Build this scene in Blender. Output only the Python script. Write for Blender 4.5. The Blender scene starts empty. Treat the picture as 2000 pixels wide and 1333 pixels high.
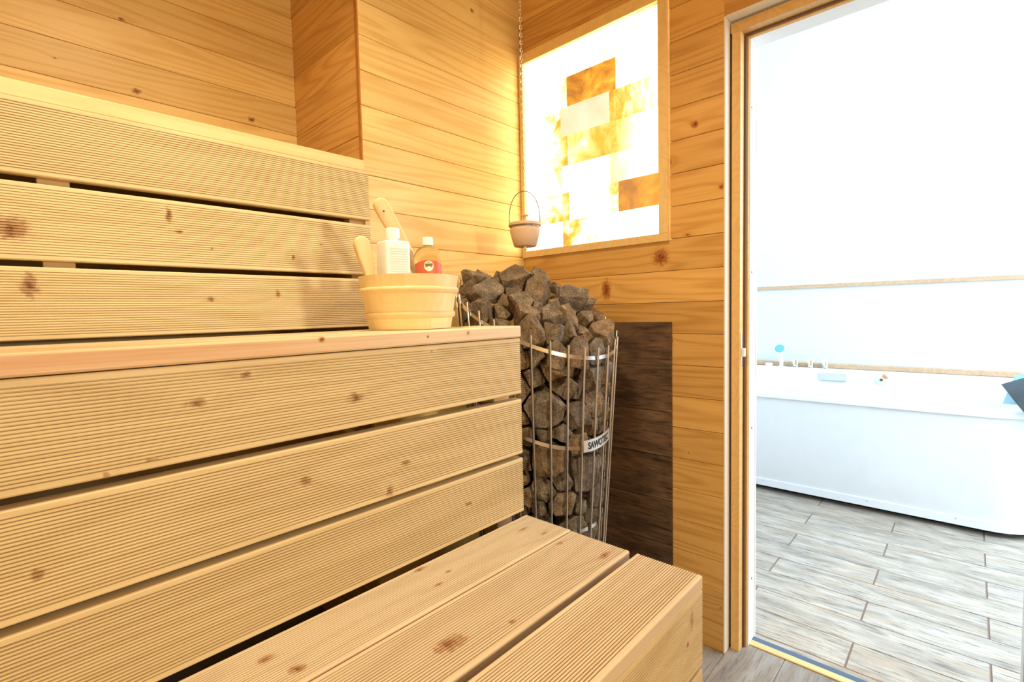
import bpy, bmesh, math, random
import numpy as np
from mathutils import Vector, Matrix, noise

S = bpy.context.scene
C = S.collection

# ------------------------------------------------------------------ camera
CAM = np.array([-1.5568, -1.3635, 1.10]); YAW, PITCH, ROLL, FPX = .7465, .058, -.0235, 970.37
_F = np.array([math.cos(YAW)*math.cos(PITCH), math.sin(YAW)*math.cos(PITCH), -math.sin(PITCH)])
_R0 = np.array([math.sin(YAW), -math.cos(YAW), 0]); _U0 = np.cross(_R0, _F)
_R = math.cos(ROLL)*_R0 + math.sin(ROLL)*_U0; _U = -math.sin(ROLL)*_R0 + math.cos(ROLL)*_U0
cd = bpy.data.cameras.new('camera'); cam = bpy.data.objects.new('camera', cd); C.objects.link(cam)
cd.sensor_width = 36; cd.lens = FPX/2000*36; cd.clip_start = .01
cam.matrix_world = Matrix(((_R[0], _U[0], -_F[0], CAM[0]), (_R[1], _U[1], -_F[1], CAM[1]), (_R[2], _U[2], -_F[2], CAM[2]), (0, 0, 0, 1)))
S.camera = cam

def at(px, py, ax, v):
    """point where the sight line through a photo pixel meets the plane ax = v"""
    d = _F + _R*(px-1000)/FPX + _U*(666.5-py)/FPX
    i = 'xyz'.index(ax)
    return Vector(CAM + d*(v-CAM[i])/d[i])

# ------------------------------------------------------------------ world, light, exposure
w = bpy.data.worlds.new('daylight'); S.world = w; w.use_nodes = True
w.node_tree.nodes['Background'].inputs[0].default_value = (.72, .86, 1, 1)
w.node_tree.nodes['Background'].inputs[1].default_value = 1.0
S.view_settings.view_transform = 'Standard'; S.view_settings.look = 'None'
S.view_settings.gamma = 1; S.view_settings.use_curve_mapping = False
S.view_settings.exposure = 0.0

def area_light(name, loc, rot, sx, sy, power, col, shape='RECTANGLE', spread=180):
    l = bpy.data.lights.new(name, 'AREA'); l.shape = shape; l.size = sx; l.size_y = sy
    l.energy = power; l.color = col; l.spread = math.radians(spread)
    o = bpy.data.objects.new(name, l); C.objects.link(o); o.location = loc; o.rotation_euler = rot
    return o
# daylight entering through the bathroom window (window_1, in the wall behind the bath's foot end)
area_light('window_daylight', (1.15, -3.17, 2.15), (math.radians(90), 0, 0), 1.62, 1.3, 68, (.64, .82, 1))
# added bench daylight at an unseen made-up window (added_window, beyond the bath's foot end)
area_light('added_side_daylight', (2.235, -2.45, 1.75), (0, math.radians(90), 0), 1.25, .98, 62, (.70, .86, 1))
# added overhead fill for the bathroom, under a made-up roof hatch
area_light('added_bathroom_fill', (1.2, -1.3, 3.06), (0, 0, 0), 1.0, 1.6, 6, (.92, .97, 1))
# flash-like key light, placed at an added lamp on the rear wall
area_light('added_flash_light', (-1.42, -2.97, 1.22), (math.radians(90), 0, 0), .15, .15, 29, (1, .89, .62), 'DISK')
# added fill that brightens backrest and niche, at a made-up ceiling lamp
area_light('added_ceiling_fill', (-1.22, -.72, 2.425), (0, 0, 0), .24, .24, 15, (1, .88, .60), 'DISK', 140)
S.cycles.adaptive_threshold = .03; S.cycles.max_bounces = 6; S.cycles.diffuse_bounces = 4; S.cycles.glossy_bounces = 2; S.cycles.transmission_bounces = 6

# ------------------------------------------------------------------ helpers
MESHES = {}
def tag(o, label=None, cat=None, group=None, kind=None):
    if label: o['label'] = label
    if cat: o['category'] = cat
    if group: o['group'] = group
    if kind: o['kind'] = kind
    return o
def empty(name, loc=(0, 0, 0)):
    o = bpy.data.objects.new(name, None); C.objects.link(o); o.location = loc; o.empty_display_size = .05
    return o
def link(name, me, mat=None, parent=None, M=None, smooth=False):
    o = bpy.data.objects.new(name, me); C.objects.link(o)
    if mat is not None and not me.materials: me.materials.append(mat)
    if smooth:
        for p in me.polygons: p.use_smooth = True
    if M is not None: o.matrix_world = M
    if parent is not None:
        o.parent = parent
        if parent.type == 'EMPTY' or True:
            o.matrix_parent_inverse = Matrix.Identity(4)
            pm = Matrix.Translation(parent.location) if parent.parent is None else None
            base = M if M is not None else Matrix.Identity(4)
            o.matrix_basis = (WORLD(parent)).inverted() @ base
    return o
def WORLD(o):
    m = o.matrix_basis.copy()
    while o.parent is not None:
        o = o.parent; m = o.matrix_basis @ m
    return m
def bm_mesh(bm, name='m'):
    bmesh.ops.recalc_face_normals(bm, faces=bm.faces)
    me = bpy.data.meshes.new(name); bm.to_mesh(me); bm.free(); return me
def add_box(bm, lo, hi, bev=0.0):
    r = bmesh.ops.create_cube(bm, size=1)
    vs = r['verts']
    for v in vs:
        v.co = Vector([(lo[i]+hi[i])/2 + v.co[i]*(hi[i]-lo[i]) for i in range(3)])
    if bev > 0:
        es = list({e for v in vs for e in v.link_edges})
        bmesh.ops.bevel(bm, geom=es, offset=bev, segments=2, profile=.6, affect='EDGES')
def box(name, lo, hi, mat, parent=None, bev=0.0):
    """box whose object origin is its centre, so local grain coordinates stay small"""
    lo, hi = [min(a, b) for a, b in zip(lo, hi)], [max(a, b) for a, b in zip(lo, hi)]
    c = Vector([(a+b)/2 for a, b in zip(lo, hi)])
    bm = bmesh.new(); add_box(bm, [a-m for a, m in zip(lo, c)], [b-m for b, m in zip(hi, c)], bev)
    return link(name, bm_mesh(bm, name), mat, parent, Matrix.Translation(c))
def profile_mesh(key, prof, L):
    """closed (y,z) outline extruded along local x, centred"""
    if key in MESHES: return MESHES[key]
    bm = bmesh.new(); n = len(prof)
    a = [bm.verts.new((-L/2, y, z)) for y, z in prof]; b = [bm.verts.new((L/2, y, z)) for y, z in prof]
    for i in range(n):
        j = (i+1) % n; bm.faces.new((a[i], a[j], b[j], b[i]))
    bm.faces.new(a); bm.faces.new(b[::-1])
    MESHES[key] = bm_mesh(bm, key); return MESHES[key]
def lathe(prof, seg=48, cap=True):
    bm = bmesh.new(); rings = []
    for r, z in prof:
        rings.append([bm.verts.new((r*math.cos(2*math.pi*i/seg), r*math.sin(2*math.pi*i/seg), z)) for i in range(seg)] if r > 1e-6 else [bm.verts.new((0, 0, z))])
    for a, b in zip(rings, rings[1:]):
        for i in range(seg):
            j = (i+1) % seg
            if len(a) == 1 and len(b) == 1: continue
            if len(a) == 1: bm.faces.new((a[0], b[i], b[j]))
            elif len(b) == 1: bm.faces.new((a[i], a[j], b[0]))
            else: bm.faces.new((a[i], a[j], b[j], b[i]))
    return bm
def tube(bm, pts, r, seg=8, closed=False, rr=None):
    pts = [Vector(p) for p in pts]; n = len(pts); rings = []
    up = Vector((.123, .456, .88)).normalized()
    for i, p in enumerate(pts):
        t = (pts[(i+1) % n]-pts[i-1]) if (closed or 0 < i < n-1) else (pts[1]-pts[0] if i == 0 else pts[-1]-pts[-2])
        t.normalize()
        u = t.cross(up)
        if u.length < .05: u = t.cross(Vector((1, 0, 0)))
        u.normalize(); v = t.cross(u); ra = rr[i] if rr else r
        rings.append([bm.verts.new(p+u*ra*math.cos(2*math.pi*k/seg)+v*ra*math.sin(2*math.pi*k/seg)) for k in range(seg)])
    m = n if closed else n-1
    for i in range(m):
        a, b = rings[i], rings[(i+1) % n]
        for k in range(seg):
            l = (k+1) % seg; bm.faces.new((a[k], a[l], b[l], b[k]))
    if not closed:
        bm.faces.new(rings[0][::-1]); bm.faces.new(rings[-1])
def smooth_by_angle(me, deg=35):
    for p in me.polygons: p.use_smooth = True
    try: me.set_sharp_from_angle(angle=math.radians(deg))
    except Exception: pass
def frame(o, ex, ey, ez):
    M = Matrix.Identity(4)
    for i, e in enumerate((ex, ey, ez)):
        for k in range(3): M[k][i] = e[k]
    for k in range(3): M[k][3] = o[k]
    return M

# ------------------------------------------------------------------ materials
def new_mat(name):
    m = bpy.data.materials.new(name); m.use_nodes = True
    nt = m.node_tree; return m, nt, nt.nodes['Principled BSDF']
def N(nt, t, **kw):
    n = nt.nodes.new(t)
    for k, v in kw.items():
        if k == 'inp':
            for i, x in v.items(): n.inputs[i].default_value = x
        else: setattr(n, k, v)
    return n
def math_node(nt, op, a, b=None, clamp=False):
    n = N(nt, 'ShaderNodeMath', operation=op, use_clamp=clamp)
    for i, x in enumerate((a, b)):
        if x is None: continue
        if isinstance(x, (int, float)): n.inputs[i].default_value = x
        else: nt.links.new(x, n.inputs[i])
    return n.outputs[0]
def ramp(nt, fac, stops, interp='LINEAR'):
    n = N(nt, 'ShaderNodeValToRGB'); n.color_ramp.interpolation = interp
    el = n.color_ramp.elements
    while len(el) < len(stops): el.new(.5)
    for e, (p, c) in zip(el, stops): e.position = p; e.color = tuple(c)+(1,) if len(c) == 3 else c
    nt.links.new(fac, n.inputs[0]); return n.outputs[0]
def mixc(nt, fac, a, b, mode='MIX'):
    n = N(nt, 'ShaderNodeMix', data_type='RGBA', blend_type=mode)
    for i, x in ((0, fac), (6, a), (7, b)):
        if isinstance(x, (int, float)): n.inputs[i].default_value = x
        elif isinstance(x, tuple): n.inputs[i].default_value = x+(1,) if len(x) == 3 else x
        else: nt.links.new(x, n.inputs[i])
    return n.outputs[2]
def plain(name, col, rough=.5, metal=0, spec=.5, **kw):
    m, nt, b = new_mat(name)
    b.inputs['Base Color'].default_value = (*col, 1); b.inputs['Roughness'].default_value = rough
    b.inputs['Metallic'].default_value = metal; b.inputs['Specular IOR Level'].default_value = spec
    for k, v in kw.items(): b.inputs[k].default_value = v
    # faint mottling so that no surface is perfectly uniform
    tc = N(nt, 'ShaderNodeTexCoord'); no = N(nt, 'ShaderNodeTexNoise', inp={'Scale': 14, 'Detail': 4}); nt.links.new(tc.outputs['Object'], no.inputs['Vector'])
    c = mixc(nt, no.outputs['Fac'], tuple(x*.96 for x in col), tuple(min(1, x*1.04) for x in col)); nt.links.new(c, b.inputs['Base Color'])
    return m
def wood(name, light, dark, knots=(), rough=.45, grain=1.0, var=.22, ring=26, spec=.35, bump=.15, heart=None, kcol=((.09, .03, .012), (.30, .11, .035))):
    """pine: local x runs along the board; knots are world-space ellipsoids (centre, radii)"""
    m, nt, b = new_mat(name); L = nt.links.new
    tc = N(nt, 'ShaderNodeTexCoord'); oi = N(nt, 'ShaderNodeObjectInfo')
    off = N(nt, 'ShaderNodeCombineXYZ')
    L(math_node(nt, 'MULTIPLY', oi.outputs['Random'], 37.0), off.inputs[0]); L(math_node(nt, 'MULTIPLY', oi.outputs['Random'], 91.0), off.inputs[1])
    add = N(nt, 'ShaderNodeVectorMath', operation='ADD'); L(tc.outputs['Object'], add.inputs[0]); L(off.outputs[0], add.inputs[1])
    P = add.outputs[0]
    geo = N(nt, 'ShaderNodeNewGeometry')
    kd = None
    for c, r in knots:
        s = N(nt, 'ShaderNodeVectorMath', operation='SUBTRACT'); L(geo.outputs['Position'], s.inputs[0]); s.inputs[1].default_value = c
        mu = N(nt, 'ShaderNodeVectorMath', operation='MULTIPLY'); L(s.outputs[0], mu.inputs[0]); mu.inputs[1].default_value = tuple(1/x for x in r)
        ln = N(nt, 'ShaderNodeVectorMath', operation='LENGTH'); L(mu.outputs[0], ln.inputs[0])
        kd = ln.outputs['Value'] if kd is None else math_node(nt, 'MINIMUM', kd, ln.outputs['Value'])
    def mapped(sc):
        mp = N(nt, 'ShaderNodeVectorMath', operation='MULTIPLY'); L(P, mp.inputs[0]); mp.inputs[1].default_value = sc; return mp.outputs[0]
    n1 = N(nt, 'ShaderNodeTexNoise', inp={'Scale': 1, 'Detail': 2, 'Roughness': .45}); L(mapped((.55, 8, 8)), n1.inputs['Vector'])
    n2 = N(nt, 'ShaderNodeTexNoise', inp={'Scale': 1, 'Detail': 3, 'Roughness': .6}); L(mapped((5, 260, 260)), n2.inputs['Vector'])
    n3 = N(nt, 'ShaderNodeTexNoise', inp={'Scale': 1, 'Detail': 2}); L(mapped((2.2, 4, 4)), n3.inputs['Vector'])
    ph = math_node(nt, 'MULTIPLY', n1.outputs['Fac'], float(ring)*3)
    if kd is not None:  # growth rings bend round the knots
        e = math_node(nt, 'DIVIDE', 6.0, math_node(nt, 'ADD', kd, .7)); ph = math_node(nt, 'ADD', ph, e)
    sn = math_node(nt, 'SINE', ph)
    sn = math_node(nt, 'MULTIPLY', math_node(nt, 'ADD', sn, 1), .5)
    sn = math_node(nt, 'POWER', sn, 2.2)
    g = math_node(nt, 'ADD', math_node(nt, 'MULTIPLY', sn, .36*grain), math_node(nt, 'MULTIPLY', math_node(nt, 'SUBTRACT', n2.outputs['Fac'], .3), .75*grain), True)
    col = mixc(nt, g, tuple(light), tuple(dark))
    t = math_node(nt, 'ADD', math_node(nt, 'MULTIPLY', n3.outputs['Fac'], .5), math_node(nt, 'MULTIPLY', oi.outputs['Random'], .6))
    tone = ramp(nt, t, [(.2, (1+var*.35, 1+var*.3, 1+var*.2)), (.85, (1-var*.8, 1-var, 1-var*1.25))])
    col = mixc(nt, 1.0, col, tone, 'MULTIPLY')
    if heart:  # reddish heartwood towards one end of the board
        sp_ = N(nt, 'ShaderNodeSeparateXYZ'); L(geo.outputs['Position'], sp_.inputs[0])
        hm = N(nt, 'ShaderNodeMapRange', inp={1: heart[0], 2: heart[1], 3: 0, 4: .75}); L(math_node(nt, 'ADD', sp_.outputs[0], math_node(nt, 'MULTIPLY', math_node(nt, 'SUBTRACT', n1.outputs['Fac'], .5), .8)), hm.inputs[0])
        col = mixc(nt, math_node(nt, 'MULTIPLY', hm.outputs[0], math_node(nt, 'ADD', .35, g)), col, heart[2])
    if kd is not None:
        wob = N(nt, 'ShaderNodeTexNoise', inp={'Scale': 60, 'Detail': 3}); L(geo.outputs['Position'], wob.inputs['Vector']); wob.inputs['Scale'].default_value = 110
        k2 = math_node(nt, 'ADD', kd, math_node(nt, 'MULTIPLY', math_node(nt, 'SUBTRACT', wob.outputs['Fac'], .5), 1.3))
        kc = ramp(nt, k2, [(0, kcol[0]), (.22, tuple((x+y)/2 for x, y in zip(*kcol))), (.45, kcol[1]), (.62, tuple((x+y)/2 for x, y in zip(*kcol))), (.8, kcol[1]), (1, tuple(x*1.2 for x in kcol[1]))])
        km = N(nt, 'ShaderNodeMapRange', inp={1: .25, 2: 1.2, 3: .95, 4: 0}); km.interpolation_type = 'SMOOTHSTEP'; L(k2, km.inputs[0])
        col = mixc(nt, km.outputs[0], col, kc)
    L(col, b.inputs['Base Color'])
    b.inputs['Roughness'].default_value = rough; b.inputs['Specular IOR Level'].default_value = spec
    bp = N(nt, 'ShaderNodeBump', inp={'Strength': bump, 'Distance': .001}); L(n2.outputs['Fac'], bp.inputs['Height']); L(bp.outputs[0], b.inputs['Normal'])
    return m

def knots_on(ax, v, lst):
    """lst of (px, py, half-length along board px-ish metres, half-width metres)"""
    out = []
    for px, py, rl, rw in lst:
        p = at(px, py, ax, v)
        r = {'y': (rl, .012, rw), 'x': (.012, rl, rw), 'z': (rl, rw, .012)}[ax]
        out.append((tuple(p), r))
    return out

YB, YR, YF, XE = -.0153, -.618, -1.0327, -.7218
Z1, Z2 = 1.07, .634
PITCHW, SEAM0 = .1031, .0888

M_wall = wood('pine_wall', (.84, .625, .275), (.64, .385, .11),
    knots_on('y', .434, [(266, 178, .014, .010), (492, 234, .014, .010), (107, 113, .006, .003), (237, 37, .012, .005)])
    + knots_on('y', 0, [(922, 21, .012, .008)]), rough=.36, var=.20, grain=1.25)
M_wall_shade = wood('pine_wall_shaded', (.77, .475, .165), (.54, .28, .07),  # wall pine again, with the weaker, orange-bounced light put into its colour
    knots_on('x', 0, [(1357, 243, .014, .013), (1290, 503, .032, .034), (1184, 566, .022, .042), (1306, 318, .012, .015), (1409, 365, .008, .010), (1312, 665, .006, .008), (1408, 1188, .003, .004), (1345, 885, .003, .003), (1343, 459, .01, .004)]),
    rough=.42, var=.22, grain=1.45, kcol=((.10, .022, .006), (.36, .10, .018)))
M_bench = wood('grooved_pine', (.76, .61, .355), (.55, .395, .18),
    knots_on('y', YR, [(385, 788, .016, .008), (697, 777, .018, .011), (209, 929, .006, .006), (297, 900, .010, .003), (600, 942, .010, .009), (795, 905, .012, .006), (764, 960, .010, .011), (482, 733, .010, .006), (918, 985, .01, .005), (845, 687, .004, .003), (75, 1125, .008, .008)])
    + knots_on('y', YF, [(1355, 1215, .006, .022), (1347, 1262, .006, .006)]),
    rough=.5, var=.16, grain=.8, kcol=((.15, .055, .018), (.44, .23, .085)))
M_seat = wood('seat_pine', (.66, .53, .36), (.49, .355, .21),
    knots_on('z', Z2, [(520, 1288, .014, .010), (580, 1307, .013, .012), (880, 1258, .030, .020), (820, 1113, .015, .007), (857, 1142, .013, .006), (875, 1117, .010, .004), (1022, 1034, .016, .006), (1180, 1086, .022, .008), (1093, 1062, .012, .006), (1063, 1042, .012, .005), (1000, 1215, .008, .005)]),
    rough=.5, var=.12, grain=.8, kcol=((.17, .065, .025), (.46, .25, .11)))
M_back_lit = wood('backrest_pine_lit', (.82, .67, .40), (.62, .44, .20),  # bench pine made lighter: the backrest's stronger light is in the colour
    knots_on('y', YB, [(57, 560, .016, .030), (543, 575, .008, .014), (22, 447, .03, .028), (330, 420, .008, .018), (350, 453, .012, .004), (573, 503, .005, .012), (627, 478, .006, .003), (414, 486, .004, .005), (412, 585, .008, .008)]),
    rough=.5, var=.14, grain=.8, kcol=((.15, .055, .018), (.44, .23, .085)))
M_edge = wood('planed_pine', (.78, .61, .41), (.62, .41, .22),
    knots_on('y', YR, [(628, 663, .006, .005), (914, 651, .004, .004), (836, 658, .003, .003)]), rough=.45, var=.1, grain=1.2, ring=16, heart=(-1.05, -1.45, (.55, .24, .075)))
M_cap = wood('cap_pine', (.84, .63, .34), (.68, .44, .18), rough=.45, var=.08, grain=.8)
M_batten = wood('batten_pine', (.66, .45, .24), (.50, .30, .14), rough=.6)
M_bucket = wood('bucket_pine', (.90, .75, .42), (.80, .58, .26), rough=.42, var=.012, grain=.7)
M_hoop = wood('hoop_wood', (.86, .66, .35), (.74, .50, .21), rough=.4, var=.05, grain=.6)
M_spoon = wood('spoon_wood', (.86, .64, .34), (.74, .48, .22), rough=.42, var=.05, grain=.5)
M_jamb = wood('door_frame_wood', (.78, .50, .20), (.62, .34, .10), rough=.4, var=.12, grain=.8)
M_ledge = wood('bath_ledge_wood', (.70, .48, .30), (.52, .32, .18), rough=.5, var=.1)
M_trim = wood('corner_trim_wood', (.55, .24, .05), (.40, .14, .03), rough=.5)

M_white = plain('white_plaster', (.86, .87, .87), .55)
M_bathwall = plain('bath_wall_paint', (.78, .84, .86), .5)
M_whiteedge = plain('white_painted_edge', (.80, .74, .66), .6)
M_gasket = plain('brown_gasket', (.16, .08, .04), .6)
M_dark = plain('dark_core', (.012, .010, .009), .8)
M_steel = plain('brushed_steel', (.74, .71, .67), .25, 1)
M_darksteel = plain('dark_wire', (.20, .17, .14), .35, 1)
M_chrome = plain('chrome', (.90, .91, .93), .16, 1)
M_brass = plain('brass', (.83, .66, .30), .3, .8)
M_blue = plain('threshold_rubber', (.10, .16, .26), .5)
M_tub = plain('tub_acrylic', (.88, .90, .91), .12, 0, .5)
M_pot = plain('aroma_ceramic', (.66, .46, .31), .5)
M_plastic = plain('white_plastic', (.88, .88, .87), .28)
M_plastic_grey = plain('pale_grey_plastic', (.66, .66, .63), .35)
M_plate = plain('name_plate_steel', (.72, .72, .70), .3, .6)
M_ink = plain('black_ink', (.015, .014, .013), .5)
M_grout = plain('grout', (.30, .20, .16), .9)
M_grey_floor = plain('grey_grout', (.20, .17, .15), .9)
M_showerblue = plain('shower_face_blue', (.16, .50, .72), .4)
M_gap_shade = plain('gap_shade_backing', (.030, .024, .020), .9)  # near-black, so the shade in the board gaps is in the colour

def towel_mat(name, col):
    m, nt, b = new_mat(name); L = nt.links.new
    tc = N(nt, 'ShaderNodeTexCoord'); no = N(nt, 'ShaderNodeTexNoise', inp={'Scale': 420, 'Detail': 3}); L(tc.outputs['Object'], no.inputs['Vector'])
    L(mixc(nt, no.outputs['Fac'], tuple(x*.6 for x in col), tuple(x*1.3 for x in col)), b.inputs['Base Color']); b.inputs['Roughness'].default_value = .95
    bp = N(nt, 'ShaderNodeBump', inp={'Strength': .8, 'Distance': .003}); L(no.outputs['Fac'], bp.inputs['Height']); L(bp.outputs[0], b.inputs['Normal'])
    return m
M_towel_grey = towel_mat('grey_terry', (.12, .15, .17)); M_towel_blue = towel_mat('pale_blue_terry', (.42, .72, .82))

def tile_mat(name, a, b_, c, streak=1.0, rough=.5, sx=2.2, tan=None):
    """ceramic tile printed like weathered wood; local x along the tile"""
    m, nt, b = new_mat(name); L = nt.links.new
    tc = N(nt, 'ShaderNodeTexCoord'); oi = N(nt, 'ShaderNodeObjectInfo')
    off = N(nt, 'ShaderNodeCombineXYZ'); L(math_node(nt, 'MULTIPLY', oi.outputs['Random'], 53.0), off.inputs[0]); L(math_node(nt, 'MULTIPLY', oi.outputs['Random'], 17.0), off.inputs[1])
    add = N(nt, 'ShaderNodeVectorMath', operation='ADD'); L(tc.outputs['Object'], add.inputs[0]); L(off.outputs[0], add.inputs[1])
    def nz(sc, det, dist=0):
        mp = N(nt, 'ShaderNodeVectorMath', operation='MULTIPLY'); L(add.outputs[0], mp.inputs[0]); mp.inputs[1].default_value = sc
        n = N(nt, 'ShaderNodeTexNoise', inp={'Scale': 1, 'Detail': det, 'Roughness': .62, 'Distortion': dist}); L(mp.outputs[0], n.inputs['Vector']); return n.outputs['Fac']
    n1 = nz((sx*1.6, 18, 18), 5, .5); n2 = nz((11, 130, 130), 4, .3); n3 = nz((5, 9, 9), 4)
    col = mixc(nt, ramp(nt, n1, [(.35, (0, 0, 0)), (.65, (1, 1, 1))]), a, b_)
    col = mixc(nt, math_node(nt, 'MULTIPLY', ramp(nt, n2, [(.50, (0, 0, 0)), (.72, (1, 1, 1))]), .75*streak), col, c)
    col = mixc(nt, math_node(nt, 'MULTIPLY', ramp(nt, n3, [(.5, (0, 0, 0)), (.75, (1, 1, 1))]), .35), col, c)
    if tan: col = mixc(nt, math_node(nt, 'MULTIPLY', ramp(nt, nz((3, 30, 30), 3, .3), [(.5, (0, 0, 0)), (.66, (1, 1, 1))]), .6), col, tan)
    L(col, b.inputs['Base Color']); b.inputs['Roughness'].default_value = rough
    bp = N(nt, 'ShaderNodeBump', inp={'Strength': .35, 'Distance': .0015}); L(n2, bp.inputs['Height']); L(bp.outputs[0], b.inputs['Normal'])
    return m
M_tile = tile_mat('weathered_plank_tile', (.62, .555, .47), (.36, .315, .26), (.12, .088, .055), 1.35, tan=(.50, .37, .24))
M_tile_grey = tile_mat('grey_plank_tile', (.40, .37, .33), (.24, .21, .185), (.12, .10, .085), 1.1, tan=(.30, .22, .15))
M_tile_dark = tile_mat('dark_plank_tile', (.21, .122, .068), (.070, .038, .022), (.013, .008, .005), 1.3, .55, 3.4)

def stone_mat():
    m, nt, b = new_mat('olivine_stone'); L = nt.links.new
    tc = N(nt, 'ShaderNodeTexCoord'); oi = N(nt, 'ShaderNodeObjectInfo')
    n1 = N(nt, 'ShaderNodeTexNoise', inp={'Scale': 26, 'Detail': 6, 'Roughness': .65}); L(tc.outputs['Object'], n1.inputs['Vector'])
    n2 = N(nt, 'ShaderNodeTexNoise', inp={'Scale': 260, 'Detail': 4, 'Roughness': .7}); L(tc.outputs['Object'], n2.inputs['Vector'])
    c1 = ramp(nt, n1.outputs['Fac'], [(.3, (.10, .073, .052)), (.52, (.23, .178, .128)), (.75, (.44, .36, .265))])
    c2 = ramp(nt, n2.outputs['Fac'], [(.35, (.25, .25, .25)), (.5, (.85, .85, .85)), (.68, (1.9, 1.85, 1.7))])
    col = mixc(nt, .75, c1, c2, 'MULTIPLY')
    tint = ramp(nt, oi.outputs['Random'], [(0, (.75, .76, .8)), (.4, (1, 1, 1)), (.75, (1.15, 1.0, .82)), (1, (1.3, 1.12, .9))])
    L(mixc(nt, 1.0, col, tint, 'MULTIPLY'), b.inputs['Base Color']); b.inputs['Roughness'].default_value = .75; b.inputs['Specular IOR Level'].default_value = .3
    ad = math_node(nt, 'ADD', n1.outputs['Fac'], math_node(nt, 'MULTIPLY', n2.outputs['Fac'], .35))
    bp = N(nt, 'ShaderNodeBump', inp={'Strength': .9, 'Distance': .008}); L(ad, bp.inputs['Height']); L(bp.outputs[0], b.inputs['Normal'])
    return m
M_stone = stone_mat()

SALT_RAMP = [(0, (7.2, 5.7, 3.3)), (.30, (3.2, 2.65, 1.7)), (.46, (1.35, 1.14, .74)), (.57, (1.06, .78, .20)), (.70, (.90, .47, .02)), (.84, (.66, .24, .003)), (1, (.26, .065, .001))]
PINK_RAMP = [(0, (.74, .56, .36)), (.45, (.90, .72, .50)), (.7, (.98, .82, .60)), (1, (1.2, 1.05, .85))]
def salt_mat(name, bias, amp, scale, grad, seed, half, stretch=(1, 1, 1), stops=SALT_RAMP):
    """back-lit rock salt: it glows, white where it is clear, amber to brown where it is veined; grad = change along the brick"""
    m, nt, b = new_mat(name); L = nt.links.new
    tc = N(nt, 'ShaderNodeTexCoord'); mp = N(nt, 'ShaderNodeVectorMath', operation='MULTIPLY_ADD'); L(tc.outputs['Object'], mp.inputs[0])
    mp.inputs[1].default_value = stretch; mp.inputs[2].default_value = (seed, seed*1.7, seed*.6)
    n = N(nt, 'ShaderNodeTexNoise', inp={'Scale': scale, 'Detail': 6, 'Roughness': .62, 'Distortion': .5}); L(mp.outputs[0], n.inputs['Vector'])
    f = math_node(nt, 'ADD', math_node(nt, 'MULTIPLY', math_node(nt, 'SUBTRACT', n.outputs['Fac'], .5), 2*amp), bias)
    sp_ = N(nt, 'ShaderNodeSeparateXYZ'); L(tc.outputs['Object'], sp_.inputs[0])
    f = math_node(nt, 'ADD', f, math_node(nt, 'MULTIPLY', sp_.outputs[1], -grad/half))
    c = ramp(nt, f, stops)
    b.inputs['Base Color'].default_value = (.4, .3, .2, 1); b.inputs['Roughness'].default_value = .4
    L(c, b.inputs['Emission Color']); b.inputs['Emission Strength'].default_value = 1; m.cycles.emission_sampling = 'FRONT'
    return m

# ------------------------------------------------------------------ the setting: sauna walls
random.seed(4)
def plank(parent, along, a0, a1, z0, z1, off, mat, nrm):
    """tongue-and-groove lining board; along 'x' or 'y', outward normal nrm (+1/-1) on the other axis, face at off"""
    L = abs(a1-a0); W = z1-z0; ch = .0011; g = .0005; T = .014
    prof = [(-W/2+g, -T), (-W/2+g, -ch*1.6), (-W/2+g+ch, 0), (W/2-g-ch, 0), (W/2-g, -ch*1.6), (W/2-g, -T)]
    me = profile_mesh('plank_%.4f_%.4f_%s' % (L, W, mat.name), prof, L)
    jit = random.uniform(-.0006, .0006)
    if along == 'x':
        ez = Vector((0, nrm, 0)); ex = Vector((1, 0, 0)); o = Vector(((a0+a1)/2, off+jit*nrm, (z0+z1)/2))
    else:
        ez = Vector((nrm, 0, 0)); ex = Vector((0, 1, 0)); o = Vector((off+jit*nrm, (a0+a1)/2, (z0+z1)/2))
    ey = ez.cross(ex)
    return link('plank', me, mat, parent, frame(o, ex, ey, ez))
def seams(z_lo, z_hi, s0, p=PITCHW):
    k = math.floor((z_lo-s0)/p)
    out = []
    while s0+k*p < z_hi:
        a, b = max(z_lo, s0+k*p), min(z_hi, s0+(k+1)*p)
        if b-a > .004: out.append((a, b))
        k += 1
    return out
H = 2.5
XL, YREAR, YDEEP, XC = -2.15, -3.08, .434, -.728
wall_back = tag(box('wall_back', (XC+.014, .014, 0), (.14, .06, H), M_gap_shade), 'pale yellow pine-lined wall section behind the heater', kind='structure')
for a, b in seams(0, H, SEAM0-.003): plank(wall_back, 'x', XC, 0, a, b, 0, M_wall, -1)
wall_recess = tag(box('wall_recess', (XL, YDEEP+.014, 0), (XC, YDEEP+.06, H), M_gap_shade), 'pine-lined wall at the back of the niche above the backrest', kind='structure')
for a, b in seams(0, H, SEAM0+.021, .1025): plank(wall_recess, 'x', XL, XC, a, b, YDEEP, M_wall, -1)
wall_return = tag(box('wall_return', (XC+.014, .06, 0), (XC+.06, YDEEP+.06, H), M_gap_shade), 'short pine-lined side wall of the niche', kind='structure')
for a, b in seams(0, H, SEAM0+.021, .1025): plank(wall_return, 'y', .014, YDEEP, a, b, XC, M_wall_shade, -1)
tag(box('trim_1', (XC-.004, -.0015, 1.55), (XC+.0005, .012, H), M_trim), 'thin dark wooden corner strip between niche and heater wall', kind='structure')

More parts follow.
